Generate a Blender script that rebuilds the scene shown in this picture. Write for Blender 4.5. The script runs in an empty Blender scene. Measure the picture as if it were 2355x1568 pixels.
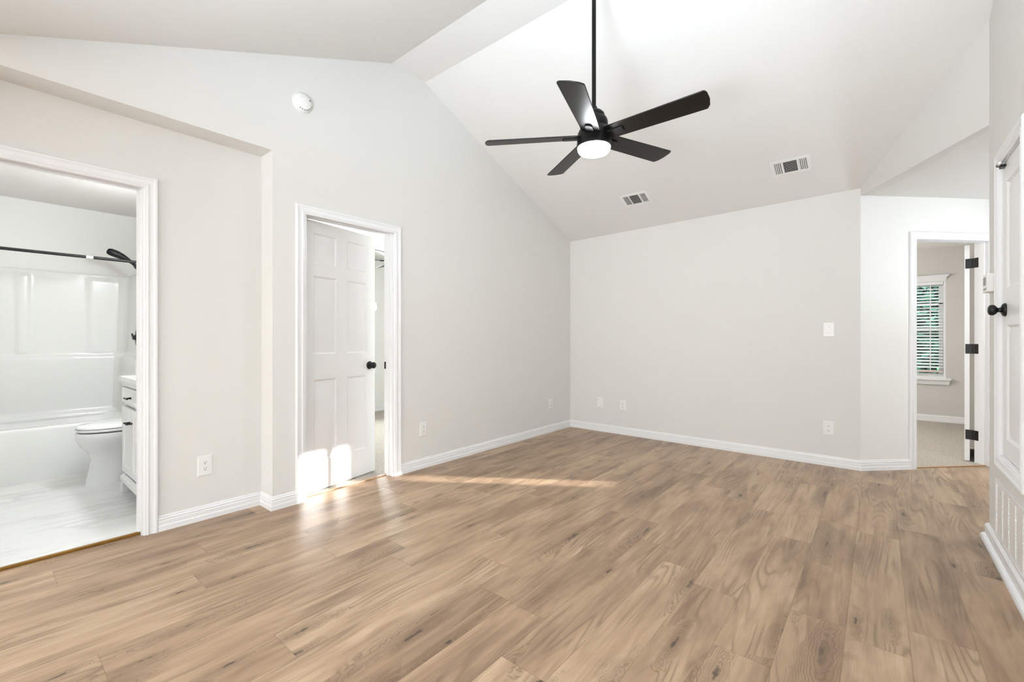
import bpy, bmesh, math, random
from mathutils import Vector, Matrix
random.seed(7)
PI = math.pi
C = bpy.context.scene.collection
S = bpy.context.scene

# ------------------------------------------------------------------ camera
CAM_H = 1.142
cam_d = bpy.data.cameras.new('camera')
cam = bpy.data.objects.new('camera', cam_d); C.objects.link(cam)
cam.location = (0, 0, CAM_H)
cam.rotation_euler = (PI/2, 0, math.radians(39.53))
cam_d.sensor_width = 36.0
cam_d.lens = 36.0*1021.0/2355.0
cam_d.shift_y = -3.0/2355.0
cam_d.clip_start = 0.02
S.camera = cam
# ------------------------------------------------------------------ colour management
S.view_settings.view_transform = 'Standard'
S.view_settings.look = 'None'
S.view_settings.gamma = 1.0
S.view_settings.use_curve_mapping = False
S.view_settings.exposure = 0.45
# ------------------------------------------------------------------ world: bright hazy sky
W = bpy.data.worlds.new('sky'); S.world = W; W.use_nodes = True
nt = W.node_tree; nt.nodes.clear()
wo = nt.nodes.new('ShaderNodeOutputWorld'); bg = nt.nodes.new('ShaderNodeBackground')
tc = nt.nodes.new('ShaderNodeTexCoord'); sx = nt.nodes.new('ShaderNodeSeparateXYZ'); rp = nt.nodes.new('ShaderNodeValToRGB')
nt.links.new(tc.outputs['Generated'], sx.inputs[0]); nt.links.new(sx.outputs['Z'], rp.inputs[0])
rp.color_ramp.elements[0].position = 0.0; rp.color_ramp.elements[0].color = (1.0, 0.985, 0.96, 1)
rp.color_ramp.elements[1].position = 0.7; rp.color_ramp.elements[1].color = (0.86, 0.93, 1.0, 1)
nt.links.new(rp.outputs[0], bg.inputs[0]); bg.inputs[1].default_value = 4.6
nt.links.new(bg.outputs[0], wo.inputs[0])
# ------------------------------------------------------------------ sun (low, from the hall side)
def look(o, d):
    o.rotation_euler = Vector(d).to_track_quat('-Z', 'Y').to_euler()
sun_d = bpy.data.lights.new('sun', 'SUN'); sun = bpy.data.objects.new('sun', sun_d); C.objects.link(sun)
sun_d.energy = 16.0; sun_d.angle = math.radians(0.5); sun_d.color = (1.0, 0.99, 0.97)
look(sun, (-0.83, -0.56, -0.2)); sun.location = (12, 14, 8)
# ------------------------------------------------------------------ daylight through the windows, added fill lamps
def area(name, loc, d, sx_, sy_, e, col=(1, 1, 1)):
    l = bpy.data.lights.new(name, 'AREA'); o = bpy.data.objects.new(name, l); C.objects.link(o)
    l.shape = 'RECTANGLE'; l.size = sx_; l.size_y = sy_; l.energy = e; l.color = col
    o.location = loc; look(o, d); return o
def point(name, loc, e, r=0.08, col=(1, 1, 1)):
    l = bpy.data.lights.new(name, 'POINT'); o = bpy.data.objects.new(name, l); C.objects.link(o)
    l.energy = e; l.shadow_soft_size = r; l.color = col; o.location = loc; return o
DAY = (0.95, 0.98, 1.0)
area('daylight_back', (-1.6, -4.35, 1.25), (0, 1, 0.05), 2.6, 2.2, 20, DAY)
area('daylight_dining', (1.9, -4.35, 1.35), (0, 1, 0.05), 1.6, 1.6, 14, DAY)
area('daylight_bedroom', (-6.4, 3.35, 1.3), (1, 0, 0), 1.3, 1.4, 165, (0.93, 0.97, 1.0))
pw = area('window_portal', (0.24, 8.63, 1.3), (0, -1, 0), 0.85, 1.3, 1); pw.data.cycles.is_portal = True
# unseen fill lamps added behind the camera and in side rooms, mostly bouncing off ceilings
FILL_C = (0.77, 0.91, 1.04)
def fill_light(name, loc, d, size, e, spread):
    o = area(name, loc, d, size, size, e, FILL_C); o.data.spread = math.radians(spread); return o
fill_light('bounce_fill', (0.15, -1.75, 1.2), (0, 0, 1), 0.6, 58, 120)
fill_light('bounce_fill', (-0.55, -0.75, 0.8), (-0.10, 0.40, 1), 0.6, 46, 100)
fill_light('soft_fill', (-0.2, -0.9, 1.5), (-0.24, 0.76, 0.60), 1.6, 26, 95)
point('hall_fill', (2.0, 5.0, 0.6), 10, 0.25, (0.88, 0.95, 1.0))  # unseen point fill added to brighten the hall
fill_light('hall_bounce_fill', (1.75, 4.9, 0.95), (-0.25, 0, 1), 0.4, 7.5, 140)
point('far_room_fill', (-1.4, 7.0, 1.7), 70, 0.2, (0.97, 0.975, 0.97))  # unseen point fill added to brighten the far room

# ================================================================== helpers
def lin(r, g, b):
    f = lambda c: (c/255/12.92) if c/255 <= 0.04045 else ((c/255+0.055)/1.055)**2.4
    return (f(r), f(g), f(b), 1)

class NT:
    """tiny node-graph writer"""
    def __init__(s, name):
        s.m = bpy.data.materials.new(name); s.m.use_nodes = True
        s.t = s.m.node_tree; s.n = s.t.nodes; s.l = s.t.links
        s.b = s.n['Principled BSDF']
    def new(s, t, **k):
        n = s.n.new(t)
        for a, v in k.items(): setattr(n, a, v)
        return n
    def put(s, sock, v):
        if hasattr(v, 'links'): s.l.new(v, sock)
        else: sock.default_value = v
    def math(s, op, a, b=0.0, c=None, clamp=False):
        n = s.new('ShaderNodeMath', operation=op); n.use_clamp = clamp
        s.put(n.inputs[0], a); s.put(n.inputs[1], b)
        if c is not None: s.put(n.inputs[2], c)
        return n.outputs[0]
    def xyz(s, x, y, z=0.0):
        n = s.new('ShaderNodeCombineXYZ')
        s.put(n.inputs[0], x); s.put(n.inputs[1], y); s.put(n.inputs[2], z); return n.outputs[0]
    def noise(s, v, scale, detail=2.0, rough=0.5, dist=0.0):
        n = s.new('ShaderNodeTexNoise'); s.put(n.inputs['Vector'], v)
        n.inputs['Scale'].default_value = scale; n.inputs['Detail'].default_value = detail
        n.inputs['Roughness'].default_value = rough; n.inputs['Distortion'].default_value = dist
        return n.outputs[0]
    def ramp(s, f, stops):
        n = s.new('ShaderNodeValToRGB'); s.put(n.inputs[0], f)
        e = n.color_ramp.elements
        e[0].position, e[0].color = stops[0]; e[1].position, e[1].color = stops[1]
        for p, c in stops[2:]:
            q = e.new(p); q.color = c
        return n.outputs[0]
    def mix(s, f, a, b, mode='MIX'):
        n = s.new('ShaderNodeMix', data_type='RGBA', blend_type=mode)
        s.put(n.inputs[0], f); s.put(n.inputs[6], a); s.put(n.inputs[7], b); return n.outputs[2]
    def step(s, v, lo, hi):
        n = s.new('ShaderNodeMapRange', interpolation_type='SMOOTHSTEP')
        s.put(n.inputs[0], v); n.inputs[1].default_value = lo; n.inputs[2].default_value = hi
        return n.outputs[0]
    def obj(s):
        return s.new('ShaderNodeTexCoord').outputs['Object']
    def bump(s, h, strength, dist=0.002):
        n = s.new('ShaderNodeBump'); n.inputs['Strength'].default_value = strength
        n.inputs['Distance'].default_value = dist; s.put(n.inputs['Height'], h)
        s.l.new(n.outputs[0], s.b.inputs['Normal'])

def mat(name, col, rough=0.5, metal=0.0, spec=0.5, bump=None, coat=0.0, vary=0.0):
    t = NT(name)
    t.b.inputs['Base Color'].default_value = col
    t.b.inputs['Roughness'].default_value = rough
    t.b.inputs['Metallic'].default_value = metal
    t.b.inputs['Specular IOR Level'].default_value = spec
    t.b.inputs['Coat Weight'].default_value = coat
    if bump:
        t.bump(t.noise(t.obj(), bump[0], 3.0), bump[1], bump[2])
    if vary:
        n = t.noise(t.obj(), 2.0, 2.0)
        t.l.new(t.mix(t.math('MULTIPLY', n, vary), col, (col[0]*0.8, col[1]*0.8, col[2]*0.8, 1)), t.b.inputs['Base Color'])
    return t.m

M = {}
M['wall'] = mat('wall_paint', (0.745, 0.73, 0.70, 1), 0.6, spec=0.25, bump=(95, 0.25, 0.0025))
M['ceiling'] = mat('ceiling_paint', (0.795, 0.775, 0.745, 1), 0.75, spec=0.2, bump=(80, 0.12, 0.002))
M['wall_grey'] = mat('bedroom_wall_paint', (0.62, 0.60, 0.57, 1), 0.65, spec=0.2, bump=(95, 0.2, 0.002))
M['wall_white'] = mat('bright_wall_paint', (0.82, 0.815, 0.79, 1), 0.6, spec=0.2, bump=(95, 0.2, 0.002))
M['trim'] = mat('white_trim_paint', (0.83, 0.83, 0.835, 1), 0.3, spec=0.5, vary=0.04)
M['door'] = mat('white_door_paint', (0.82, 0.81, 0.80, 1), 0.33, spec=0.5, bump=(180, 0.06, 0.001))
M['plastic'] = mat('white_plastic', (0.84, 0.83, 0.81, 1), 0.3, vary=0.03)
M['dark'] = mat('dark_slot', (0.012, 0.012, 0.013, 1), 0.7, vary=0.05)
M['grey'] = mat('grey_plastic', (0.30, 0.30, 0.29, 1), 0.5, vary=0.05)
M['black'] = mat('matte_black_metal', (0.006, 0.006, 0.0065, 1), 0.38, metal=0.0, spec=0.35, vary=0.05)
M['blade'] = mat('black_fan_blade', (0.006, 0.005, 0.004, 1), 0.38, spec=0.32, bump=(260, 0.05, 0.001))
M['fan_metal'] = mat('black_fan_metal', (0.005, 0.0045, 0.004, 1), 0.42, spec=0.25, vary=0.05)
M['porcelain'] = mat('white_porcelain', (0.84, 0.84, 0.83, 1), 0.08, spec=0.5, vary=0.03)
M['acrylic'] = mat('white_gloss_fibreglass', (0.83, 0.83, 0.81, 1), 0.16, spec=0.5, vary=0.03)
M['cabinet'] = mat('white_cabinet_paint', (0.84, 0.835, 0.82, 1), 0.3, vary=0.03)
M['slat'] = mat('white_blind_slat', (0.86, 0.86, 0.86, 1), 0.4, vary=0.03)
M['rail_wood'] = mat('blind_rail', (0.62, 0.55, 0.50, 1), 0.45, vary=0.1)
M['strip'] = mat('tan_transition_strip', lin(186, 150, 116), 0.4, vary=0.2)
M['bark'] = mat('shrub_bark', (0.09, 0.06, 0.04, 1), 0.9, bump=(40, 0.5, 0.01))
M['lawn'] = mat('lawn', (0.06, 0.14, 0.03, 1), 0.9, bump=(30, 0.5, 0.02), vary=0.4)

def emit(name, col, s):
    t = NT(name); t.b.inputs['Base Color'].default_value = (0.9, 0.9, 0.9, 1)
    t.b.inputs['Emission Color'].default_value = col; t.b.inputs['Emission Strength'].default_value = s
    n = t.noise(t.obj(), 3.0); t.l.new(t.math('MULTIPLY_ADD', n, 0.03, 0.3), t.b.inputs['Roughness'])
    return t.m
M['lamp'] = emit('lit_fan_lamp', (0.93, 0.97, 1.0, 1), 90.0)
M['bulb'] = emit('lit_vanity_globe', (0.95, 0.98, 1.0, 1), 125.0)
M['hall_lamp'] = emit('lit_hall_diffuser', (0.95, 0.98, 1.0, 1), 70.0)

def glass():
    t = NT('window_glass'); t.n.remove(t.b)
    tr = t.new('ShaderNodeBsdfTransparent'); gl = t.new('ShaderNodeBsdfGlossy'); gl.inputs['Roughness'].default_value = 0.02
    fr = t.new('ShaderNodeFresnel'); fr.inputs[0].default_value = 1.35
    tr.inputs[0].default_value = (0.95, 0.97, 0.96, 1)
    mx = t.new('ShaderNodeMixShader'); t.l.new(fr.outputs[0], mx.inputs[0]); t.l.new(tr.outputs[0], mx.inputs[1]); t.l.new(gl.outputs[0], mx.inputs[2])
    t.l.new(mx.outputs[0], t.n['Material Output'].inputs[0]); return t.m
M['glass'] = glass()

def brass():
    t = NT('brass_edge'); n = t.noise(t.obj(), 25, 3)
    t.l.new(t.mix(n, lin(150, 108, 38), lin(110, 76, 24)), t.b.inputs['Base Color'])
    t.b.inputs['Metallic'].default_value = 0.3; t.b.inputs['Roughness'].default_value = 0.45; return t.m
M['brass'] = brass()

def leaf(name, a, b):
    t = NT(name); n = t.noise(t.obj(), 6, 2)
    t.l.new(t.mix(t.step(n, 0.35, 0.65), a, b), t.b.inputs['Base Color']); t.b.inputs['Roughness'].default_value = 0.5
    t.b.inputs['Subsurface Weight'].default_value = 0.0
    return t.m
M['leaf'] = leaf('bright_leaf', (0.10, 0.40, 0.20, 1), (0.26, 0.62, 0.38, 1))
M['leaf2'] = leaf('dark_leaf', (0.04, 0.11, 0.095, 1), (0.13, 0.32, 0.24, 1))

def marble():
    t = NT('white_marble_tile'); p = t.obj()
    sp = t.new('ShaderNodeSeparateXYZ'); t.l.new(p, sp.inputs[0])
    v = t.xyz(t.math('MULTIPLY', sp.outputs[0], 2.2), t.math('MULTIPLY', sp.outputs[1], 0.55), 0.0)
    n1 = t.noise(v, 1.7, 6, 0.6, 0.9)
    n2 = t.noise(v, 0.9, 3)
    vein = t.math('ABSOLUTE', t.math('SUBTRACT', n1, 0.5))
    vein = t.math('SUBTRACT', 1.0, t.step(vein, 0.0, 0.055))
    vein = t.math('MULTIPLY', vein, t.step(n2, 0.42, 0.62))
    base = t.mix(t.step(n1, 0.3, 0.75), (0.82, 0.815, 0.79, 1), (0.76, 0.755, 0.74, 1))
    col = t.mix(t.math('MULTIPLY', vein, 0.4), base, (0.50, 0.50, 0.50, 1))
    t.l.new(col, t.b.inputs['Base Color']); t.b.inputs['Roughness'].default_value = 0.1
    return t.m
M['marble'] = marble()

def carpet():
    t = NT('beige_carpet'); p = t.obj()
    n = t.noise(p, 130, 3, 0.7); n2 = t.noise(p, 7, 2)
    col = t.mix(t.step(n, 0.3, 0.7), lin(150, 140, 128), lin(222, 214, 204))
    col = t.mix(t.math('MULTIPLY', n2, 0.25), col, lin(185, 175, 162))
    t.l.new(col, t.b.inputs['Base Color']); t.b.inputs['Roughness'].default_value = 1.0; t.b.inputs['Specular IOR Level'].default_value = 0.1
    t.bump(n, 0.9, 0.012); return t.m
M['carpet'] = carpet()

def planks():
    t = NT('oak_plank_floor'); p = t.obj()
    sp = t.new('ShaderNodeSeparateXYZ'); t.l.new(p, sp.inputs[0]); x, y = sp.outputs[0], sp.outputs[1]
    PW, PL = 0.19, 1.22
    u = t.math('DIVIDE', t.math('ADD', x, 0.099), PW)
    row = t.math('FLOOR', u)
    wr = t.new('ShaderNodeTexWhiteNoise', noise_dimensions='1D'); t.l.new(row, wr.inputs['W'])
    v = t.math('ADD', t.math('DIVIDE', y, PL), t.math('MULTIPLY', wr.outputs['Value'], 7.3))
    colm = t.math('FLOOR', v)
    wn = t.new('ShaderNodeTexWhiteNoise', noise_dimensions='2D'); t.l.new(t.xyz(row, colm), wn.inputs['Vector'])
    sc = t.new('ShaderNodeSeparateColor'); t.l.new(wn.outputs['Color'], sc.inputs[0]); r1, r2, r3 = sc.outputs
    fu, fv = t.math('FRACT', u), t.math('FRACT', v)
    eu = t.math('MULTIPLY', t.math('MINIMUM', fu, t.math('SUBTRACT', 1.0, fu)), PW)
    ev = t.math('MULTIPLY', t.math('MINIMUM', fv, t.math('SUBTRACT', 1.0, fv)), PL)
    seam = t.math('SUBTRACT', 1.0, t.step(t.math('MINIMUM', eu, ev), 0.0006, 0.0022))
    # per-plank local coordinates
    ox = t.math('ADD', t.math('MULTIPLY', fu, PW), t.math('MULTIPLY', r1, 40.0))
    oy = t.math('ADD', t.math('MULTIPLY', fv, PL), t.math('MULTIPLY', r2, 40.0))
    # knots
    kv = t.xyz(t.math('MULTIPLY', ox, 8.0), t.math('MULTIPLY', oy, 1.5))
    vo = t.new('ShaderNodeTexVoronoi', voronoi_dimensions='2D', feature='F1'); t.l.new(kv, vo.inputs['Vector']); vo.inputs['Scale'].default_value = 1.0
    sc2 = t.new('ShaderNodeSeparateColor'); t.l.new(vo.outputs['Color'], sc2.inputs[0])
    has = t.math('GREATER_THAN', sc2.outputs[0], 0.60)
    wob = t.math('MULTIPLY', t.math('SUBTRACT', t.noise(t.xyz(ox, oy), 16, 4), 0.5), 0.34)
    kd = t.math('ADD', vo.outputs['Distance'], wob)
    size = t.math('MULTIPLY_ADD', t.math('POWER', sc2.outputs[1], 2.0), 0.9, 0.28)
    kd = t.math('DIVIDE', kd, size)
    knot = t.math('MULTIPLY', t.math('SUBTRACT', 1.0, t.step(kd, 0.0, 0.12)), has)
    halo = t.math('MULTIPLY', t.math('SUBTRACT', 1.0, t.step(kd, 0.0, 0.75)), has)
    # grain: iso-lines of a stretched height field pushed around by the knots
    lo = t.noise(t.xyz(t.math('MULTIPLY', ox, 5.0), t.math('MULTIPLY', oy, 0.5)), 1.0, 2, 0.45, 0.2)
    hgt = t.math('ADD', t.math('MULTIPLY', lo, 3.4), t.math('MULTIPLY', halo, 1.25))
    hgt = t.math('ADD', hgt, t.math('MULTIPLY', ox, 4.0))
    jit = t.noise(t.xyz(t.math('MULTIPLY', ox, 60.0), t.math('MULTIPLY', oy, 14.0)), 1.0, 3)
    ph = t.math('MULTIPLY_ADD', jit, 0.9, t.math('MULTIPLY', hgt, 33.0))
    ring = t.math('MULTIPLY_ADD', t.math('SINE', ph), 0.5, 0.5)
    ring = t.math('POWER', ring, 4.0)
    area_ = t.noise(t.xyz(t.math('MULTIPLY', ox, 6.0), t.math('MULTIPLY', oy, 1.8), 5.0), 1.0, 2)
    ringm = t.math('MULTIPLY', ring, t.step(t.math('ADD', area_, t.math('MULTIPLY', halo, 0.35)), 0.42, 0.62))
    # fine pores + broad tone
    fine = t.noise(t.xyz(t.math('MULTIPLY', ox, 300.0), t.math('MULTIPLY', oy, 9.0)), 1.0, 3, 0.6)
    mid = t.noise(t.xyz(t.math('MULTIPLY', ox, 26.0), t.math('MULTIPLY', oy, 1.6)), 1.0, 3, 0.55)
    tone = t.noise(t.xyz(t.math('MULTIPLY', ox, 7.0), t.math('MULTIPLY', oy, 1.7), 2.0), 1.0, 4, 0.6, 0.5)
    f = t.math('MULTIPLY_ADD', tone, 0.62, t.math('MULTIPLY', mid, 0.38))
    f = t.math('ADD', f, t.math('MULTIPLY', t.math('SUBTRACT', r3, 0.5), 0.15))
    base = t.ramp(f, [(0.26, lin(117, 93, 72)), (0.68, lin(190, 163, 134)), (0.40, lin(149, 122, 97)), (0.53, lin(171, 143, 115))])
    base = t.mix(t.math('MULTIPLY', t.step(fine, 0.35, 0.8), 0.20), base, lin(104, 80, 60))
    base = t.mix(t.math('MULTIPLY', ringm, 0.50), base, lin(96, 74, 55))
    base = t.mix(t.math('MULTIPLY', halo, 0.42), base, lin(100, 77, 58))
    base = t.mix(t.math('MULTIPLY', knot, 0.78), base, lin(58, 46, 38))
    base = t.mix(t.math('MULTIPLY', seam, 0.42), base, lin(104, 78, 52))
    t.l.new(base, t.b.inputs['Base Color'])
    t.l.new(t.math('MULTIPLY_ADD', fine, 0.12, 0.30), t.b.inputs['Roughness'])
    t.b.inputs['Specular IOR Level'].default_value = 0.4
    hb = t.math('SUBTRACT', t.math('MULTIPLY', t.math('SUBTRACT', 1.0, ringm), 0.25), t.math('MULTIPLY', seam, 1.0))
    t.bump(hb, 0.25, 0.0012)
    return t.m
M['floor'] = planks()

# ------------------------------------------------------------------ mesh builder
class MB:
    def __init__(s): s.v = []; s.f = []; s.sm = []
    def add(s, vs, fs, smooth=False):
        o = len(s.v); s.v += [tuple(q) for q in vs]
        for f in fs: s.f.append([o+i for i in f]); s.sm.append(smooth)
        return s
    def box(s, x0, x1, y0, y1, z0, z1):
        if x0 > x1: x0, x1 = x1, x0
        if y0 > y1: y0, y1 = y1, y0
        if z0 > z1: z0, z1 = z1, z0
        vs = [(x0,y0,z0),(x1,y0,z0),(x1,y1,z0),(x0,y1,z0),(x0,y0,z1),(x1,y0,z1),(x1,y1,z1),(x0,y1,z1)]
        return s.add(vs, [(0,3,2,1),(4,5,6,7),(0,1,5,4),(1,2,6,5),(2,3,7,6),(3,0,4,7)])
    def prism(s, pts, z0, z1):
        """plan polygon (ccw) extruded in z; z1 may be a list per point"""
        n = len(pts); t = z1 if isinstance(z1, (list, tuple)) else [z1]*n; b = z0 if isinstance(z0, (list, tuple)) else [z0]*n
        vs = [(p[0], p[1], b[i]) for i, p in enumerate(pts)] + [(p[0], p[1], t[i]) for i, p in enumerate(pts)]
        fs = [tuple(reversed(range(n))), tuple(range(n, 2*n))] + [(i, (i+1) % n, n+(i+1) % n, n+i) for i in range(n)]
        return s.add(vs, fs)
    def loft(s, rings, closed=True, caps=True, smooth=True):
        n = len(rings[0]); vs = [p for r in rings for p in r]; fs = []
        for k in range(len(rings)-1):
            for i in range(n if closed else n-1):
                j = (i+1) % n
                fs.append((k*n+i, k*n+j, (k+1)*n+j, (k+1)*n+i))
        if caps:
            fs.append(tuple(reversed(range(n)))); fs.append(tuple(range((len(rings)-1)*n, len(rings)*n)))
        return s.add(vs, fs, smooth)
    def lathe(s, prof, seg=32, M4=None, caps=True):
        """profile (r, z) turned about z, optional matrix"""
        rings = []
        for r, z in prof:
            ring = [Vector((r*math.cos(2*PI*i/seg), r*math.sin(2*PI*i/seg), z)) for i in range(seg)]
            if M4: ring = [M4 @ q for q in ring]
            rings.append(ring)
        return s.loft(rings, True, caps)
    def tube(s, pts, r, seg=12):
        pts = [Vector(p) for p in pts]; rings = []
        rr = r if isinstance(r, (list, tuple)) else [r]*len(pts)
        up = None
        for i, p in enumerate(pts):
            d = (pts[min(i+1, len(pts)-1)] - pts[max(i-1, 0)]).normalized()
            if up is None: up = Vector((0, 0, 1)) if abs(d.z) < 0.9 else Vector((1, 0, 0))
            a = d.cross(up).normalized(); b = a.cross(d).normalized(); up = b
            rings.append([p + rr[i]*(math.cos(2*PI*k/seg)*a + math.sin(2*PI*k/seg)*b) for k in range(seg)])
        return s.loft(rings)
    def xf(s, M4):
        s.v = [tuple(M4 @ Vector(q)) for q in s.v]; return s
    def build(s, name, m, parent=None, bevel=0.0, angle=32, seg=2):
        me = bpy.data.meshes.new(name); me.from_pydata(s.v, [], s.f); me.validate()
        bm = bmesh.new(); bm.from_mesh(me); bmesh.ops.recalc_face_normals(bm, faces=bm.faces)
        bm.to_mesh(me); bm.free()
        for p in me.polygons: p.use_smooth = True
        me.set_sharp_from_angle(angle=math.radians(angle))
        me.materials.append(m if not isinstance(m, str) else M[m])
        o = bpy.data.objects.new(name, me); C.objects.link(o)
        if parent: o.parent = parent
        if bevel:
            b = o.modifiers.new('bevel', 'BEVEL'); b.width = bevel; b.segments = seg; b.limit_method = 'ANGLE'; b.angle_limit = math.radians(40)
        return o

def tag(o, label, cat, group=None, kind=None):
    o['label'] = label; o['category'] = cat
    if group: o['group'] = group
    if kind: o['kind'] = kind
    return o
def thing(name, label, cat, loc=(0, 0, 0), rz=0.0, group=None, kind=None):
    o = bpy.data.objects.new(name, None); C.objects.link(o); o.empty_display_size = 0.1
    o.location = loc; o.rotation_euler = (0, 0, rz)
    return tag(o, label, cat, group, kind)
def struct(mb, name, m, label, cat, **k):
    if m == 'trim': k.setdefault('angle', 11)
    return tag(mb.build(name, m, **k), label, cat, kind='structure')

def sweep_plan(pts, prof, z0=0.0, side=1, closed=False):
    """profile (offset, z) swept along a plan polyline with mitred corners; offset goes to the left (side=1)"""
    P = [Vector((p[0], p[1])) for p in pts]; n = len(P); st = []
    for i in range(n):
        if closed or 0 < i < n-1:
            d0 = (P[i]-P[i-1]).normalized(); d1 = (P[(i+1) % n]-P[i]).normalized()
        elif i == 0: d0 = d1 = (P[1]-P[0]).normalized()
        else: d0 = d1 = (P[-1]-P[-2]).normalized()
        n0 = Vector((-d0.y, d0.x))*side; n1 = Vector((-d1.y, d1.x))*side
        mv = (n0+n1); mv = mv/ max(1e-6, mv.dot(n0)) if mv.length > 1e-6 else n0
        st.append([(P[i].x+mv.x*o, P[i].y+mv.y*o, z0+z) for o, z in prof])
    mb = MB(); mb.loft(st, closed=True, caps=True, smooth=False); return mb

class Frame:
    """a wall plane: u runs along the wall, d out of it, z up"""
    def __init__(s, o, u, nrm): s.o = Vector((o[0], o[1], 0)); s.u = Vector((u[0], u[1], 0)); s.n = Vector((nrm[0], nrm[1], 0))
    def p(s, u, d, z): return tuple(s.o + s.u*u + s.n*d + Vector((0, 0, z)))
CASE_P = [(0, 0), (0, 0.009), (0.004, 0.013), (0.012, 0.013), (0.015, 0.016), (0.021, 0.0165), (0.026, 0.012), (0.034, 0.0125), (0.046, 0.0155), (0.052, 0.019), (0.061, 0.019), (0.065, 0.015), (0.065, 0)]
def casing(fr, u0, u1, zt, mb=None, zb=0.0, bottom=False, prof=CASE_P):
    mb = mb or MB()
    if bottom:
        st = [[fr.p(u0-w, d, zb-w) for w, d in prof], [fr.p(u0-w, d, zt+w) for w, d in prof], [fr.p(u1+w, d, zt+w) for w, d in prof], [fr.p(u1+w, d, zb-w) for w, d in prof]]
        st.append(st[0]); mb.loft(st, closed=True, caps=False, smooth=False)
    else:
        st = [[fr.p(u0-w, d, zb) for w, d in prof], [fr.p(u0-w, d, zt+w) for w, d in prof], [fr.p(u1+w, d, zt+w) for w, d in prof], [fr.p(u1+w, d, zb) for w, d in prof]]
        mb.loft(st, closed=True, caps=True, smooth=False)
    return mb
def fbox(mb, fr, u0, u1, d0, d1, z0, z1):
    vs = [fr.p(u, d, z) for z in (z0, z1) for (u, d) in ((u0, d0), (u1, d0), (u1, d1), (u0, d1))]
    mb.add(vs, [(0,3,2,1),(4,5,6,7),(0,1,5,4),(1,2,6,5),(2,3,7,6),(3,0,4,7)]); return mb

def panel_leaf(Wd, Hd, T, us, zs, rec=0.009):
    """door leaf, local u in [0,Wd], thickness y in [0,T], raised panels for (u0,u1) x (z0,z1); both faces"""
    mb = MB()
    U = sorted(set([0, Wd] + [q for a in us for q in a])); Z = sorted(set([0, Hd] + [q for a in zs for q in a]))
    for face in (0, 1):
        y0 = 0 if face == 0 else T; sg = 1 if face == 0 else -1
        for i in range(len(U)-1):
            for j in range(len(Z)-1):
                u0, u1, z0, z1 = U[i], U[i+1], Z[j], Z[j+1]
                if (u0, u1) in us and (z0, z1) in zs:
                    rings = []
                    for ins, dp in ((0, 0), (0.012, rec), (0.020, rec), (0.045, rec*0.25)):
                        rings.append([(u0+ins, y0+sg*dp, z0+ins), (u1-ins, y0+sg*dp, z0+ins), (u1-ins, y0+sg*dp, z1-ins), (u0+ins, y0+sg*dp, z1-ins)])
                    mb.loft(rings, True, False, False)
                    mb.add(rings[-1], [(0, 1, 2, 3)])
                else:
                    mb.add([(u0, y0, z0), (u1, y0, z0), (u1, y0, z1), (u0, y0, z1)], [(0, 1, 2, 3)])
    mb.add([(0,0,0),(Wd,0,0),(Wd,T,0),(0,T,0),(0,0,Hd),(Wd,0,Hd),(Wd,T,Hd),(0,T,Hd)], [(0,1,2,3),(4,7,6,5),(0,3,7,4),(1,5,6,2)])
    return mb
def weld(o):
    bm = bmesh.new(); bm.from_mesh(o.data); bmesh.ops.remove_doubles(bm, verts=bm.verts, dist=1e-5)
    bmesh.ops.recalc_face_normals(bm, faces=bm.faces); bm.to_mesh(o.data); bm.free()
    for p in o.data.polygons: p.use_smooth = True
    o.data.set_sharp_from_angle(angle=math.radians(20)); return o

def knob_profile():
    return [(0.0, 0.0), (0.033, 0.0), (0.0335, 0.004), (0.031, 0.010), (0.024, 0.014), (0.0135, 0.017), (0.0105, 0.024), (0.0125, 0.029), (0.021, 0.034), (0.0265, 0.041), (0.0275, 0.049), (0.024, 0.057), (0.014, 0.062), (0.0, 0.063)]
def AX(loc, d):
    return Matrix.Translation(Vector(loc)) @ Vector(d).to_track_quat('Z', 'Y').to_matrix().to_4x4()

# ================================================================== room geometry constants
XL, XR = -3.13, 0.49                   # left wall, right wall
CB = (-3.13, 5.0); CC = (-0.12, 4.925) # ends of the back wall
CE = (0.49, 3.70)                      # near end of the header over the hall opening
CDg = (1.25, 6.295)                    # far end of the diagonal wall
ZC = 2.43; ZR = 3.443; Y1, Y2 = 2.213, 2.567; SL = 0.4155
YB = -4.2                              # wall behind the camera
def zceil(y):
    if y > Y2: return ZR-SL*(y-Y2)
    if y < Y1: return max(ZC, ZR-SL*(Y1-y))
    return ZR

# ------------------------------------------------------------------ floor
mb = MB(); mb.box(-3.205, 4.3, YB-0.1, 7.4, -0.05, 0.0); mb.box(-3.346, -3.205, YB-0.1, 1.3, -0.05, 0.0)
FL = struct(mb, 'floor', 'floor', 'light oak plank floor running through the living room and hall', 'floor')
# ------------------------------------------------------------------ vaulted ceiling
prof = [(5.04, zceil(5.04)), (Y2, ZR), (Y1, ZR), (Y1-(ZR-ZC)/SL, ZC), (YB-0.2, ZC)]
mb = MB()
x0, x1 = -3.4, 3.8
for (ya, za), (yb, zb) in zip(prof[:-1], prof[1:]):
    xe = 0.60 if yb > -0.2 else x1
    vs = [(x0, ya, za), (xe, ya, za), (xe, yb, zb), (x0, yb, zb), (x0, ya, za+0.2), (xe, ya, za+0.2), (xe, yb, zb+0.2), (x0, yb, zb+0.2)]
    mb.add(vs, [(0,1,2,3),(7,6,5,4),(0,4,5,1),(1,5,6,2),(2,6,7,3),(3,7,4,0)])
struct(mb, 'ceiling', 'ceiling', 'white vaulted ceiling with a narrow flat strip at the ridge', 'ceiling')

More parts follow.
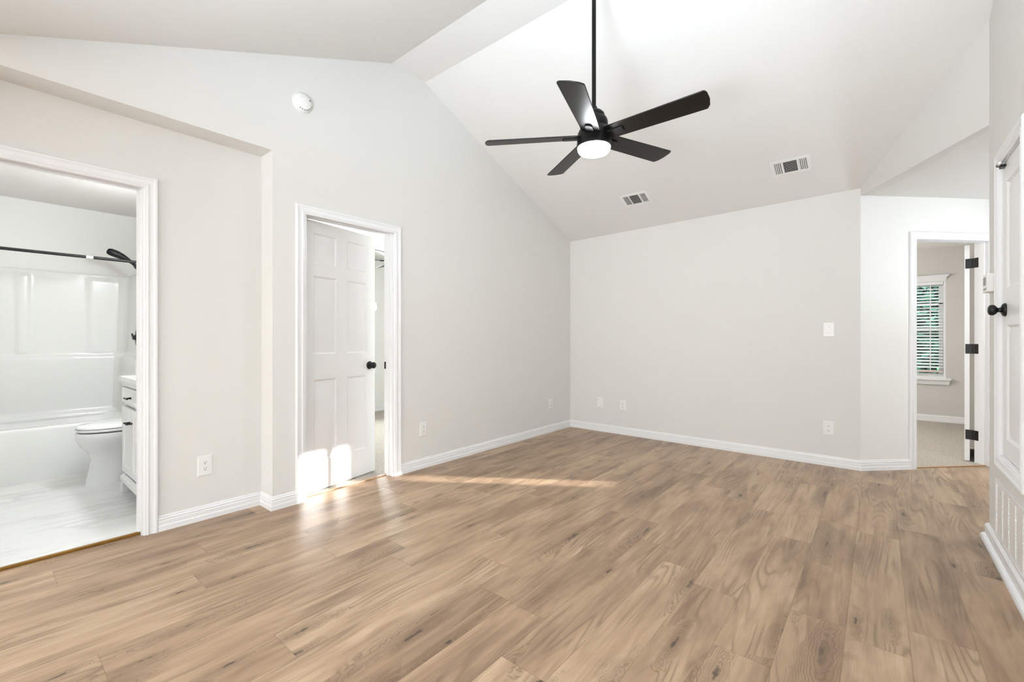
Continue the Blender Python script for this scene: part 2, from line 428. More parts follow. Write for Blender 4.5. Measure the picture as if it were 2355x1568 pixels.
# ------------------------------------------------------------------ left wall with the recess and two door openings
D2a, D2b, DH = 1.484, 2.241, 2.052     # rough opening of the bedroom door
B1a, B1b = -0.115, 0.640               # rough opening of the bathroom door
RX = -3.31; RY0, RY1, RZ = -0.30, 1.272, 2.412
mb = MB()
mb.box(-3.245, XL, D2b, 5.12, 0, 3.7)
mb.box(-3.245, XL, 1.42, D2b, DH, 3.7)
mb.box(-3.245, XL, 1.42, D2a, 0, DH)
mb.box(-3.425, XL, RY1, 1.42, 0, 3.7)
mb.box(-3.425, XL, RY0, RY1, RZ, 3.7)
mb.box(-3.425, RX, B1b, RY1, 0, RZ); mb.box(-3.425, RX, RY0, B1a, 0, RZ); mb.box(-3.425, RX, B1a, B1b, DH, RZ)
mb.box(-3.425, XL, YB, RY0, 0, 3.7)
struct(mb, 'wall_left', 'wall', 'pale greige left wall with recess beside the bathroom door', 'wall')
# ------------------------------------------------------------------ back wall, diagonal wall
def seg_wall(mb, a, b, th, z0, z1):
    a, b = Vector(a), Vector(b); d = (b-a).normalized(); nrm = Vector((-d.y, d.x))*th
    z0b = z0 if isinstance(z0, tuple) else (z0, z0)
    return mb.prism([a, b, b+nrm, a+nrm], [z0b[0], z0b[1], z0b[1], z0b[0]], z1)
mb = MB(); dB = (Vector(CC)-Vector(CB)).normalized()
seg_wall(mb, Vector(CB)-dB*0.115, CC, 0.115, 0, 2.72)
struct(mb, 'wall_back', 'wall', 'pale greige far wall with outlets and a light switch', 'wall')
dg = (Vector(CDg)-Vector(CC)).normalized(); dgn = Vector((dg.y, -dg.x))      # points into the hall
LDg = (Vector(CDg)-Vector(CC)).length
FD = Frame(CC, dg, dgn)
D3a, D3b = 0.530, 1.262                 # inner casing edges along the diagonal wall
mb = MB()
fbox(mb, FD, 0.0, D3a-0.013, -0.115, 0, 0, 2.72); fbox(mb, FD, D3b+0.013, LDg, -0.115, 0, 0, 2.72); fbox(mb, FD, D3a-0.013, D3b+0.013, -0.115, 0, DH, 2.72)
struct(mb, 'wall_diagonal', 'wall_white', 'bright diagonal hall wall around the doorway with black hinges', 'wall')
# ------------------------------------------------------------------ right wall, header over the hall opening, hall
KY0, KY1, KZ0, KZ1 = 2.905, 3.372, 0.540, 2.046     # closet door opening
GY0, GY1, GZ0, GZ1 = 2.05, 3.490, 0.085, 0.405       # return grille
mb = MB()
mb.box(XR, 0.605, -0.2, KY0, 0, 3.7); mb.box(XR, 0.605, KY1, CE[1], 0, 3.7)
mb.box(XR, 0.605, KY0, KY1, 0, KZ0); mb.box(XR, 0.605, KY0, KY1, KZ1, 3.7)
struct(mb, 'wall_right', 'wall', 'pale greige right wall holding the white closet door', 'wall')
mb = MB(); seg_wall(mb, CE, CC, -0.10, (2.372, 2.402), 3.5)
struct(mb, 'wall_header', 'wall', 'pale greige header wall above the hall opening', 'wall')
mb = MB(); mb.prism([(-0.07, 4.96), (0.545, 3.71), (4.3, 3.71), (4.3, 7.4), (1.25, 7.4), (1.25, 6.3), (1.15, 6.28)], [2.404, 2.371, 2.371, 2.405, 2.405, 2.405, 2.405], 2.55)
struct(mb, 'ceiling', 'ceiling', 'flat white hall ceiling beyond the header', 'ceiling')
mb = MB()
mb.box(0.605, 4.3, 3.6, CE[1], 0, 2.6)
mb.box(1.25, 1.36, 6.29, 7.45, 0, 2.6)
mb.box(1.36, 4.3, 7.35, 7.45, 0, 2.6)
# east wall with the small lites of the entry door: aperture strips let the low sun in
EX0, EX1 = 4.2, 4.3
def wall_with_holes(mb, x0, x1, y0, y1, z0, z1, holes):
    ys = sorted(set([y0, y1] + [q for h in holes for q in h[:2]])); zs = sorted(set([z0, z1] + [q for h in holes for q in h[2:]]))
    for i in range(len(ys)-1):
        for j in range(len(zs)-1):
            cy, cz = (ys[i]+ys[i+1])/2, (zs[j]+zs[j+1])/2
            if any(h[0] < cy < h[1] and h[2] < cz < h[3] for h in holes): continue
            mb.box(x0, x1, ys[i], ys[i+1], zs[j], zs[j+1])
wall_with_holes(mb, EX0, EX1, 3.6, 7.45, 0, 2.6, [(6.40, 6.79, 1.76, 2.10), (6.835, 7.04, 1.76, 2.10), (7.05, 7.29, 1.41, 1.78)])
struct(mb, 'wall_hall', 'wall_white', 'hall walls and entry wall with small glazed lites', 'wall')
# ------------------------------------------------------------------ walls behind the camera (open to windows)
mb = MB()
for (a, b, z0, z1) in ((-3.4, -2.95, 0, 2.6), (-0.25, 1.05, 0, 2.6), (2.75, 3.8, 0, 2.6), (-2.95, -0.25, 2.3, 2.6), (1.05, 2.75, 2.15, 2.6), (1.05, 2.75, 0, 0.55)):
    mb.box(a, b, YB-0.1, YB, z0, z1)
mb.box(3.7, 3.8, YB, -0.2, 0, 2.6); mb.box(0.49, 3.8, -0.25, -0.2, 0, 2.6)
mb.box(0.49, 0.60, -0.26, -0.2, 2.43, 3.7); mb.box(-3.3, 0.6, -0.30, -0.25, 2.45, 2.6)
struct(mb, 'wall_rear', 'wall', 'rear wall with patio door and dining window', 'wall')

# ------------------------------------------------------------------ bathroom shell
BX0, BX1, BY0, BY1 = -5.98, -3.425, -0.62, 1.12
mb = MB(); mb.box(BX0-0.1, BX0, BY0-0.1, BY1+0.1, 0, 2.55)
struct(mb, 'wall_bathroom_back', 'wall_white', 'white bathroom wall above the tub surround', 'wall')
mb = MB(); mb.box(BX0, BX1, BY1, BY1+0.13, 0, 2.55)
struct(mb, 'wall_bathroom_right', 'wall_white', 'white bathroom wall behind the vanity and toilet', 'wall')
mb = MB(); mb.box(BX0, BX1, BY0-0.1, BY0, 0, 2.55)
struct(mb, 'wall_bathroom_left', 'wall_white', 'white bathroom wall at the far end of the tub', 'wall')
mb = MB(); mb.box(BX0-0.1, BX1, BY0-0.1, BY1+0.13, 2.415, 2.5)
struct(mb, 'ceiling', 'ceiling', 'white bathroom ceiling seen through the left doorway', 'ceiling')
mb = MB(); mb.box(BX0-0.1, -3.352, BY0-0.1, BY1+0.1, -0.05, 0.012)
struct(mb, 'floor', 'marble', 'glossy white marble bathroom floor', 'floor')
# ------------------------------------------------------------------ bedroom behind the half closed door
RX0 = -6.16
mb = MB()
mb.box(RX0, -3.245, 1.30, 1.42, 0, 2.55); mb.box(RX0, -3.0, 6.2, 6.3, 0, 2.55)
wall_with_holes(mb, RX0-0.12, RX0, 1.25, 6.3, 0, 2.55, [(2.72, 3.99, 0.60, 2.02)])
struct(mb, 'wall_bedroom', 'wall_white', 'bright white bedroom wall seen past the half open door', 'wall')
mb = MB(); mb.box(RX0-0.1, -3.2, 1.3, 6.3, 2.43, 2.55)
struct(mb, 'ceiling', 'ceiling', 'white bedroom ceiling above the half open door', 'ceiling')
mb = MB(); mb.box(RX0-0.1, -3.222, 1.42, 6.3, -0.05, 0.006)
struct(mb, 'floor', 'carpet', 'speckled beige bedroom carpet behind the half open door', 'carpet')
# ------------------------------------------------------------------ far room through the hall doorway
FY = 8.5
WX0, WX1, WZ0, WZ1 = -0.20, 0.714, 0.605, 1.968
mb = MB()
def wall_y_holes(mb, y0, y1, x0, x1, z0, z1, holes):
    xs = sorted(set([x0, x1] + [q for h in holes for q in h[:2]])); zs = sorted(set([z0, z1] + [q for h in holes for q in h[2:]]))
    for i in range(len(xs)-1):
        for j in range(len(zs)-1):
            cx, cz = (xs[i]+xs[i+1])/2, (zs[j]+zs[j+1])/2
            if any(h[0] < cx < h[1] and h[2] < cz < h[3] for h in holes): continue
            mb.box(xs[i], xs[i+1], y0, y1, zs[j], zs[j+1])
wall_y_holes(mb, FY, FY+0.12, -2.2, 1.36, 0, 2.55, [(WX0, WX1, WZ0, WZ1)])
a_ = Vector(FD.p(D3b+0.012, -0.118, 0)[:2]); b_ = a_+Vector((math.cos(math.radians(84)), math.sin(math.radians(84))))*1.5
seg_wall(mb, a_, b_, -0.10, 0, 2.5)  # side wall added next to the open leaf to darken its hinge gap
d_ = (b_-a_).normalized(); e_ = a_+d_*0.80; seg_wall(mb, e_+Vector((-d_.y, d_.x))*0.045, e_-Vector((-d_.y, d_.x))*0.02, 0.05, 0, 2.5)  # short return added to close that slot and keep it dark
mb.box(1.25, 1.36, 7.45, FY+0.1, 0, 2.55); mb.box(-2.3, -2.2, 5.0, FY+0.12, 0, 2.55)
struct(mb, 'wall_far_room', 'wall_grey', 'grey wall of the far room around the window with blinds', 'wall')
mb = MB(); mb.prism([(-2.2, 5.05), (-0.2, 5.02), (1.25, 6.40), (1.25, FY+0.1), (-2.2, FY+0.1)], 2.41, 2.5)
struct(mb, 'ceiling', 'ceiling', 'white ceiling of the far carpeted room', 'ceiling')
q = FD.p
mb = MB(); mb.prism([(-2.2, 5.06), q(-0.05, -0.115, 0)[:2], q(D3a-0.01, -0.115, 0)[:2], q(D3a-0.01, -0.03, 0)[:2], q(D3b+0.01, -0.03, 0)[:2], q(D3b+0.01, -0.115, 0)[:2], q(LDg, -0.115, 0)[:2], (1.25, FY+0.1), (-2.2, FY+0.1)], -0.04, 0.006)
struct(mb, 'floor', 'carpet', 'pale beige carpet of the far room through the hall doorway', 'carpet')

# ------------------------------------------------------------------ baseboards
BP = [(0, 0), (0.016, 0), (0.016, 0.030), (0.0125, 0.034), (0.0125, 0.058), (0.0095, 0.063), (0.0125, 0.068), (0.0115, 0.074), (0.0065, 0.078), (0.0065, 0.086), (0.003, 0.090), (0, 0.090)]
E65 = 0.065
struct(sweep_plan([(RX, B1b-0.010+E65), (RX, RY1), (XL, RY1), (XL, D2a+0.004-E65)], BP, side=-1), 'baseboard_left', 'trim', 'white baseboard stepping around the wall recess', 'baseboard')
mb = sweep_plan([(XL, D2b-0.004+E65), CB, CC, FD.p(D3a-E65, 0, 0)[:2]], BP, side=-1)
struct(mb, 'baseboard_back', 'trim', 'white baseboard along the left and far walls to the hall doorway', 'baseboard')
SH = [(0, 0), (0.034, 0), (0.034, 0.012), (0.030, 0.022), (0.022, 0.029), (0.016, 0.031), (0.016, 0.078), (0.010, 0.088), (0.004, 0.092), (0, 0.092)]
struct(sweep_plan([(0.605, CE[1]), CE, (XR, -0.2)], SH, side=-1), 'baseboard_right', 'trim', 'white baseboard with shoe moulding below the return grille', 'baseboard')
struct(sweep_plan([(-3.3, 6.2), (RX0, 6.2), (RX0, 1.42), (-3.26, 1.42)], BP, z0=0.006, side=1), 'baseboard_bedroom', 'trim', 'white baseboard of the bright bedroom', 'baseboard')
struct(sweep_plan([(-2.2, FY), (1.25, FY), (1.25, 6.45)], BP, z0=0.006, side=-1), 'baseboard_far_room', 'trim', 'white baseboard below the window of the far room', 'baseboard')

# ------------------------------------------------------------------ door trims: casing + jamb lining
def jamb(mb, fr, u0, u1, zt, d0, d1, stop=None, t=0.018):
    fbox(mb, fr, u0-t, u0, d0, d1, 0, zt+t); fbox(mb, fr, u1, u1+t, d0, d1, 0, zt+t); fbox(mb, fr, u0, u1, d0, d1, zt, zt+t)
    if stop:
        s0, s1 = stop; k = 0.011
        fbox(mb, fr, u0, u0+k, s0, s1, 0, zt); fbox(mb, fr, u1-k, u1, s0, s1, 0, zt); fbox(mb, fr, u0+k, u1-k, s0, s1, zt-k, zt)
FB = Frame((RX, 0), (0, 1), (1, 0)); FA = Frame((XL, 0), (0, 1), (1, 0))
mb = casing(FB, B1a+0.012, B1b-0.010, DH-0.024); jamb(mb, FB, B1a+0.018, B1b-0.018, DH-0.018, -0.115, 0.0, (-0.075, -0.040))
struct(mb, 'trim_1', 'trim', 'white casing around the open bathroom doorway', 'door trim')
mb = casing(FA, D2a+0.004, D2b-0.004, DH-0.024); jamb(mb, FA, D2a+0.018, D2b-0.018, DH-0.018, -0.115, 0.0, (-0.074, -0.040))
T2 = struct(mb, 'trim_2', 'trim', 'white casing around the half open bedroom door', 'door trim')
mb = MB(); fbox(mb, FA, D2b-0.0195, D2b-0.018, -0.112, -0.078, 0.895, 0.955); fbox(mb, FA, D2b-0.0215, D2b-0.0195, -0.078, -0.070, 0.905, 0.945)
mb.build('strike_plate', 'black', T2)['label'] = 'black strike plate'
mb = casing(FD, D3a, D3b, DH-0.024); jamb(mb, FD, D3a+0.008, D3b-0.008, DH-0.018, -0.115, 0.0, (-0.055, -0.030))
struct(mb, 'trim_3', 'trim', 'white casing around the hall doorway on the diagonal wall', 'door trim')
mb = MB(); mb.box(-3.362, -3.340, B1a+0.018, B1b-0.018, 0, 0.014)
struct(mb, 'trim_4', 'brass', 'thin brown brass edge strip at the bathroom threshold', 'threshold', bevel=0.002)
mb = MB(); mb.box(-3.226, -3.196, D2a+0.018, D2b-0.018, 0, 0.008)
struct(mb, 'trim_5', 'strip', 'tan strip where the planks meet the bedroom carpet', 'threshold', bevel=0.003)
mb = MB(); fbox(mb, FD, D3a+0.008, D3b-0.008, -0.045, -0.02, 0, 0.008)
struct(mb, 'trim_6', 'strip', 'tan strip where the hall planks meet the far carpet', 'threshold', bevel=0.003)

# ------------------------------------------------------------------ doors
SIX_U = lambda w: [(0.092, w/2-0.052), (w/2+0.052, w-0.100)]
SIX_Z = [(0.215, 0.83), (1.02, 1.605), (1.695, 1.925)]
def hinge_mb(): return None
# half open bedroom door, hinged on its left edge
DW = 0.709
d1 = thing('door_1', 'white six panel door half open to the bright bedroom', 'door', (-3.247, D2a+0.021, 0.013), 0, kind='structure')
d1.rotation_euler = (0, 0, math.radians(90+11.9))
lf = weld(panel_leaf(DW, 2.012, 0.035, SIX_U(DW), SIX_Z).xf(Matrix.Translation((0, -0.035, 0))).build('door_panel', 'door', d1))
mb = MB(); mb.lathe(knob_profile(), 32, AX((DW-0.062, -0.035, 0.912), (0, -1, 0))); mb.lathe(knob_profile(), 32, AX((DW-0.062, 0.0, 0.912), (0, 1, 0)))
mb.build('door_knob', 'black', d1, angle=45)['label'] = 'round black knob'
mb = MB(); mb.box(DW-0.0005, DW+0.001, -0.030, -0.005, 0.885, 0.94); mb.build('latch_plate', 'black', d1)
for z in (0.20, 0.98, 1.78):
    mb = MB(); mb.tube([(-0.002, 0.006, z), (-0.002, 0.006, z+0.09)], 0.006, 10); mb.build('hinge', 'black', d1)
# open door of the far room, seen on its hinge edge
hp = FD.p(D3b-0.012, -0.124, 0)
d2 = thing('door_2', 'white door swung wide open in the hall doorway, seen edge on', 'door', (hp[0], hp[1], 0.012), 0, kind='structure')
d2.rotation_euler = (0, 0, math.radians(83.5))
lf = weld(panel_leaf(DW, 2.012, 0.035, SIX_U(DW), SIX_Z).xf(Matrix.Translation((0.014, 0.020, 0))).build('door_panel', 'door', d2))
hj = FD
for z in (0.20, 1.00, 1.795):
    mb = MB(); mb.box(0.0115, 0.0138, -0.004, 0.049, z, z+0.09)
    mb.build('hinge_leaf', 'black', d2, bevel=0.0)
    mb = MB(); mb.tube([(0.006, -0.002, z), (0.006, -0.002, z+0.09)], 0.0065, 10)
    mb.build('hinge_pin', 'black', d2)
T3 = bpy.data.objects['trim_3']
for z in (0.20, 1.00, 1.795):
    mb = MB(); fbox(mb, FD, D3b-0.0095, D3b-0.0080, -0.114, -0.082, z+0.012, z+0.102)
    mb.build('hinge_leaf', 'black', T3)['label'] = 'black hinge leaf'
# closet door on the right wall
FR = Frame((XR, 0), (0, 1), (-1, 0))
mb = casing(FR, KY0+0.004, KY1-0.004, KZ1-0.006, zb=KZ0+0.006, bottom=True)
fbox(mb, FR, KY0, KY0+0.012, -0.10, 0, KZ0, KZ1); fbox(mb, FR, KY1-0.012, KY1, -0.10, 0, KZ0, KZ1)
fbox(mb, FR, KY0, KY1, -0.10, 0, KZ1-0.012, KZ1); fbox(mb, FR, KY0, KY1, -0.10, 0, KZ0, KZ0+0.012)
struct(mb, 'trim_7', 'trim', 'white picture frame casing around the raised closet door', 'door trim')
kw = KY1-KY0-0.028; kh = KZ1-KZ0-0.028
d3 = thing('door_3', 'narrow white closet door with black knob at the right edge', 'door', (XR+0.003, KY1-0.014, KZ0+0.014), -PI/2, kind='structure')
lf = weld(panel_leaf(kw, kh, 0.03, [(0.085, kw-0.085)], [(0.09, 0.66), (0.845, kh-0.10)], 0.010).build('door_panel', 'door', d3))
mb = MB(); mb.lathe(knob_profile(), 32, AX((0.062, 0.0, 0.738), (0, -1, 0))); mb.build('door_knob', 'black', d3, angle=45)['label'] = 'round black knob'
for z in (0.13, kh-0.24):
    mb = MB(); mb.box(kw-0.004, kw+0.012, -0.004, 0.0, z, z+0.09); mb.tube([(kw+0.004, -0.006, z), (kw+0.004, -0.006, z+0.09)], 0.006, 10)
    mb.build('hinge', 'black', d3)
mb = MB(); mb.tube([(0.02, -0.020, kh-0.006), (0.055, -0.026, kh-0.010), (0.085, -0.026, kh-0.012)], [0.004, 0.008, 0.006], 10); mb.box(0.03, 0.075, -0.018, 0.0, kh-0.022, kh-0.010)
lt = mb.build('latch', 'black', d3, bevel=0.001); lt['label'] = 'black latch at the door top'
mb = MB(); mb.tube([(0.085, -0.026, kh-0.012), (0.115, -0.028, kh-0.012)], 0.006, 10); mb.build('latch_tip', 'plastic', lt)

# ------------------------------------------------------------------ return-air grille under the closet door
g = thing('return_air_grille', 'white slotted return air grille low on the right wall', 'vent', (XR, GY1, 0), -PI/2)
GW = GY1-GY0
mb = MB()
def ring_box(mb, x0, x1, z0, z1, w, y0, y1):
    mb.box(x0, x0+w, y0, y1, z0, z1); mb.box(x1-w, x1, y0, y1, z0, z1); mb.box(x0+w, x1-w, y0, y1, z0, z0+w); mb.box(x0+w, x1-w, y0, y1, z1-w, z1)
ring_box(mb, 0, GW, GZ0+0.008, GZ1, 0.022, -0.007, 0.0)
mb.build('grille_frame', 'plastic', g, bevel=0.002)
mb = MB(); ncol = 10; cw = (GW-0.044)/ncol
for i in range(ncol):
    xa = 0.022+i*cw
    mb.box(xa+0.034, xa+cw, -0.005, 0.0, GZ0+0.03, GZ1-0.022)
    for j in range(22):
        z = GZ0+0.034+j*0.0118
        mb.add([(xa, -0.0045, z), (xa+0.034, -0.0045, z), (xa+0.034, -0.0010, z+0.0062), (xa, -0.0010, z+0.0062)], [(0, 1, 2, 3)])
mb.build('louvers', 'plastic', g)
mb = MB(); mb.box(0.02, GW-0.02, -0.0006, 0.0, GZ0+0.028, GZ1-0.02); mb.build('backing', 'dark', g)

# ------------------------------------------------------------------ outlets, switch, blank plate
def wall_plate(name, label, loc, rz, kind, w=0.078, h=0.122, group=None):
    r = thing(name, label, 'switch' if kind == 'switch' else 'outlet' if kind == 'duplex' else 'wall plate', loc, rz, group)
    mb = MB()
    ri = []
    for (ins, d) in ((0, 0), (0.0, 0.003), (0.004, 0.006)):
        a, b = w/2-ins, h/2-ins
        ri.append([(-a, d, -b), (a, d, -b), (a, d, b), (-a, d, b)])
    mb.loft(ri, True, True, False); mb.build('cover_plate', 'plastic', r)
    if kind == 'duplex':
        for s in (-1, 1):
            mb = MB(); pts = []
            for k in range(24):
                a = 2*PI*k/24; pts.append((max(-0.0165, min(0.0165, 0.0205*math.cos(a))), max(-0.0140, min(0.0140, 0.0172*math.sin(a)))))
            mb.loft([[(px, 0.0058, s*0.0195+pz) for px, pz in pts], [(px*0.97, 0.0078, s*0.0195+pz*0.97) for px, pz in pts]], True, True, False)
            f = mb.build('socket', 'plastic', r)
            mb = MB(); z = s*0.0195
            mb.box(-0.0078, -0.0056, 0.0076, 0.0081, z-0.001, z+0.008); mb.box(0.0056, 0.0078, 0.0076, 0.0081, z-0.001, z+0.007)
            mb.lathe([(0.0028, 0), (0.0028, 0.0004)], 12, AX((0, 0.0077, z-0.0065), (0, 1, 0)))
            mb.build('slots', 'dark', f)
        mb = MB(); mb.lathe([(0.003, 0), (0.0022, 0.0012)], 12, AX((0, 0.0058, 0), (0, 1, 0))); mb.build('screw', 'plastic', r)
    elif kind == 'switch':
        mb = MB(); mb.box(-0.006, 0.006, 0.0055, 0.0068, -0.0125, 0.0125); mb.box(-0.0045, 0.0045, 0.006, 0.0155, 0.000, 0.009)
        mb.build('toggle', 'plastic', r, bevel=0.001)
        for s in (-1, 1):
            mb = MB(); mb.lathe([(0.003, 0), (0.0022, 0.0012)], 12, AX((0, 0.0058, s*0.030), (0, 1, 0))); mb.build('screw', 'grey', r)
    else:
        for s in (-1, 1):
            mb = MB(); mb.lathe([(0.003, 0), (0.0022, 0.0012)], 12, AX((0, 0.0058, s*0.042), (0, 1, 0))); mb.build('screw', 'grey' if s > 0 else 'plastic', r)
    return r
aB = math.atan2(dB.y, dB.x)
def onB(x): t = (x-CB[0])/(CC[0]-CB[0]); return CB[1]+t*(CC[1]-CB[1])
G = 'duplex outlets low on the walls'
wall_plate('outlet', 'white duplex outlet in the wall recess beside the bathroom door', (RX, 0.936, 0.341), -PI/2, 'duplex', 0.081, 0.126, G)
wall_plate('outlet', 'white duplex outlet just right of the half open bedroom door', (XL, 2.548, 0.344), -PI/2, 'duplex', 0.076, 0.122, G)
wall_plate('outlet', 'faint white outlet on the left wall close to the far corner', (XL, 4.545, 0.349), -PI/2, 'duplex', 0.078, 0.122, G)
wall_plate('outlet', 'white duplex outlet on the far wall right of the blank plate', (-2.378, onB(-2.378), 0.350), PI+aB, 'duplex', 0.074, 0.122, G)
wall_plate('outlet', 'white duplex outlet directly below the light switch', (-0.349, onB(-0.349), 0.340), PI+aB, 'duplex', 0.082, 0.126, G)
wall_plate('blank_plate', 'blank white cover plate on the far wall near the corner', (-2.686, onB(-2.686), 0.357), PI+aB, 'blank', 0.074, 0.122)
wall_plate('light_switch', 'white toggle light switch at the right end of the far wall', (-0.346, onB(-0.346), 1.232), PI+aB, 'switch', 0.082, 0.126)

# ------------------------------------------------------------------ thermostat on the right wall
t = thing('thermostat', 'small white thermostat on the wall edge beside the closet door', 'thermostat', (XR, 3.56, 1.45), PI/2)
mb = MB(); mb.box(-0.062, 0.062, 0, 0.036, -0.048, 0.052); mb.build('housing', 'plastic', t, bevel=0.004)
mb = MB(); mb.box(-0.03, 0.04, 0.0355, 0.037, -0.008, 0.036); mb.build('display', 'grey', t)
mb = MB(); mb.box(-0.035, 0.035, 0.0355, 0.0375, -0.034, -0.024); mb.build('button', 'grey', t, bevel=0.001)

# ------------------------------------------------------------------ smoke detector on the left wall
sd = thing('smoke_detector', 'round white smoke detector high on the left wall', 'smoke detector', (XL, 1.468, 2.806), -PI/2)
mb = MB(); mb.lathe([(0.0, 0), (0.067, 0), (0.069, 0.006), (0.067, 0.012)], 48, AX((0, 0, 0), (0, 1, 0))); mb.build('mounting_ring', 'plastic', sd)
mb = MB(); mb.lathe([(0.064, 0.010), (0.064, 0.020), (0.060, 0.030), (0.050, 0.038), (0.028, 0.042), (0.0, 0.043)], 48, AX((0, 0, 0), (0, 1, 0))); mb.build('cover', 'plastic', sd, angle=50)
mb = MB()
for a in range(200, 300, 16):
    A = math.radians(a); c0 = Vector((0.0555*math.cos(A), 0.033, 0.0555*math.sin(A))); tn = Vector((-math.sin(A), 0, math.cos(A)))*0.005; rr = Vector((math.cos(A)*0.003, -0.003, math.sin(A)*0.003))
    up_ = Vector((math.cos(A)*0.6, 0.8, math.sin(A)*0.6))*0.0012
    mb.add([c0-tn-rr+up_, c0+tn-rr+up_, c0+tn+rr+up_, c0-tn+rr+up_, c0-tn-rr-up_, c0+tn-rr-up_, c0+tn+rr-up_, c0-tn+rr-up_], [(0,1,2,3),(4,7,6,5),(0,4,5,1),(1,5,6,2),(2,6,7,3),(3,7,4,0)])
mb.build('vent_slots', 'grey', sd)
mb = MB(); mb.lathe([(0.007, 0.0), (0.007, 0.003), (0.005, 0.0036)], 16, AX((-0.040, 0.0375, 0.018), (-0.35, 1, 0.1))); mb.build('test_button', 'grey', sd)
mb = MB(); mb.lathe([(0.002, 0.0), (0.002, 0.001)], 10, AX((0.018, 0.0415, 0.024), (0, 1, 0))); mb.build('indicator', 'grey', sd)

# ------------------------------------------------------------------ ceiling registers on the far slope
def register(label, x, y, wx=0.300, wy=0.198):
    r = thing('ceiling_register', label, 'vent', (x, y, zceil(y)-0.0005), 0, 'registers on the sloping ceiling')
    r.rotation_euler = (-math.atan(SL), 0, 0)
    # local: x along the ridge, y down the slope, -z into the room
    mb = MB(); a, b = wx/2, wy/2
    ri = [[(-a, -b, 0), (a, -b, 0), (a, b, 0), (-a, b, 0)], [(-a, -b, -0.003), (a, -b, -0.003), (a, b, -0.003), (-a, b, -0.003)],
          [(-a+0.028, -b+0.028, -0.009), (a-0.028, -b+0.028, -0.009), (a-0.028, b-0.028, -0.009), (-a+0.028, b-0.028, -0.009)], [(-a+0.03, -b+0.03, -0.002), (a-0.03, -b+0.03, -0.002), (a-0.03, b-0.03, -0.002), (-a+0.03, b-0.03, -0.002)]]
    mb.loft(ri, True, False, False)
    for s in (-1, 1): mb.box(s*0.056-0.006, s*0.056+0.006, -b+0.028, b-0.028, -0.009, -0.002)
    mb.build('register_frame', 'plastic', r)
    mb = MB(); mb.box(-a+0.028, a-0.028, -b+0.028, b-0.028, -0.0022, -0.0008); mb.build('duct_opening', 'dark', r)
    mb = MB()
    for k in range(13):
        yy = -b+0.034+k*(wy-0.068)/12
        mb.add([(-0.050, yy+0.0030, -0.003), (0.050, yy+0.0030, -0.003), (0.050, yy-0.0026, -0.0088), (-0.050, yy-0.0026, -0.0088), (-0.050, yy+0.0046, -0.003), (0.050, yy+0.0046, -0.003), (0.050, yy-0.0010, -0.0088), (-0.050, yy-0.0010, -0.0088)],
               [(0,1,2,3),(4,7,6,5),(0,4,5,1),(1,5,6,2),(2,6,7,3),(3,7,4,0)])
    mb.build('centre_louvers', 'plastic', r)
    for s in (-1, 1):
        mb = MB()
        for k in range(5):
            xx = s*(0.066+k*0.0135)
            mb.add([(xx-0.004, -b+0.03, -0.003), (xx+0.004*1, -b+0.03, -0.0088), (xx+0.004, b-0.03, -0.0088), (xx-0.004, b-0.03, -0.003), (xx-0.001, -b+0.03, -0.003), (xx+0.007, -b+0.03, -0.0088), (xx+0.007, b-0.03, -0.0088), (xx-0.001, b-0.03, -0.003)],
                   [(0,1,2,3),(4,7,6,5),(0,4,5,1),(1,5,6,2),(2,6,7,3),(3,7,4,0)])
        mb.build('side_louvers', 'plastic', r)
    return r
register('white ceiling register directly below the right fan blades, left of the two', -1.995, 4.490)
register('white ceiling register nearer the hall opening, right of the two', -0.585, 4.490)

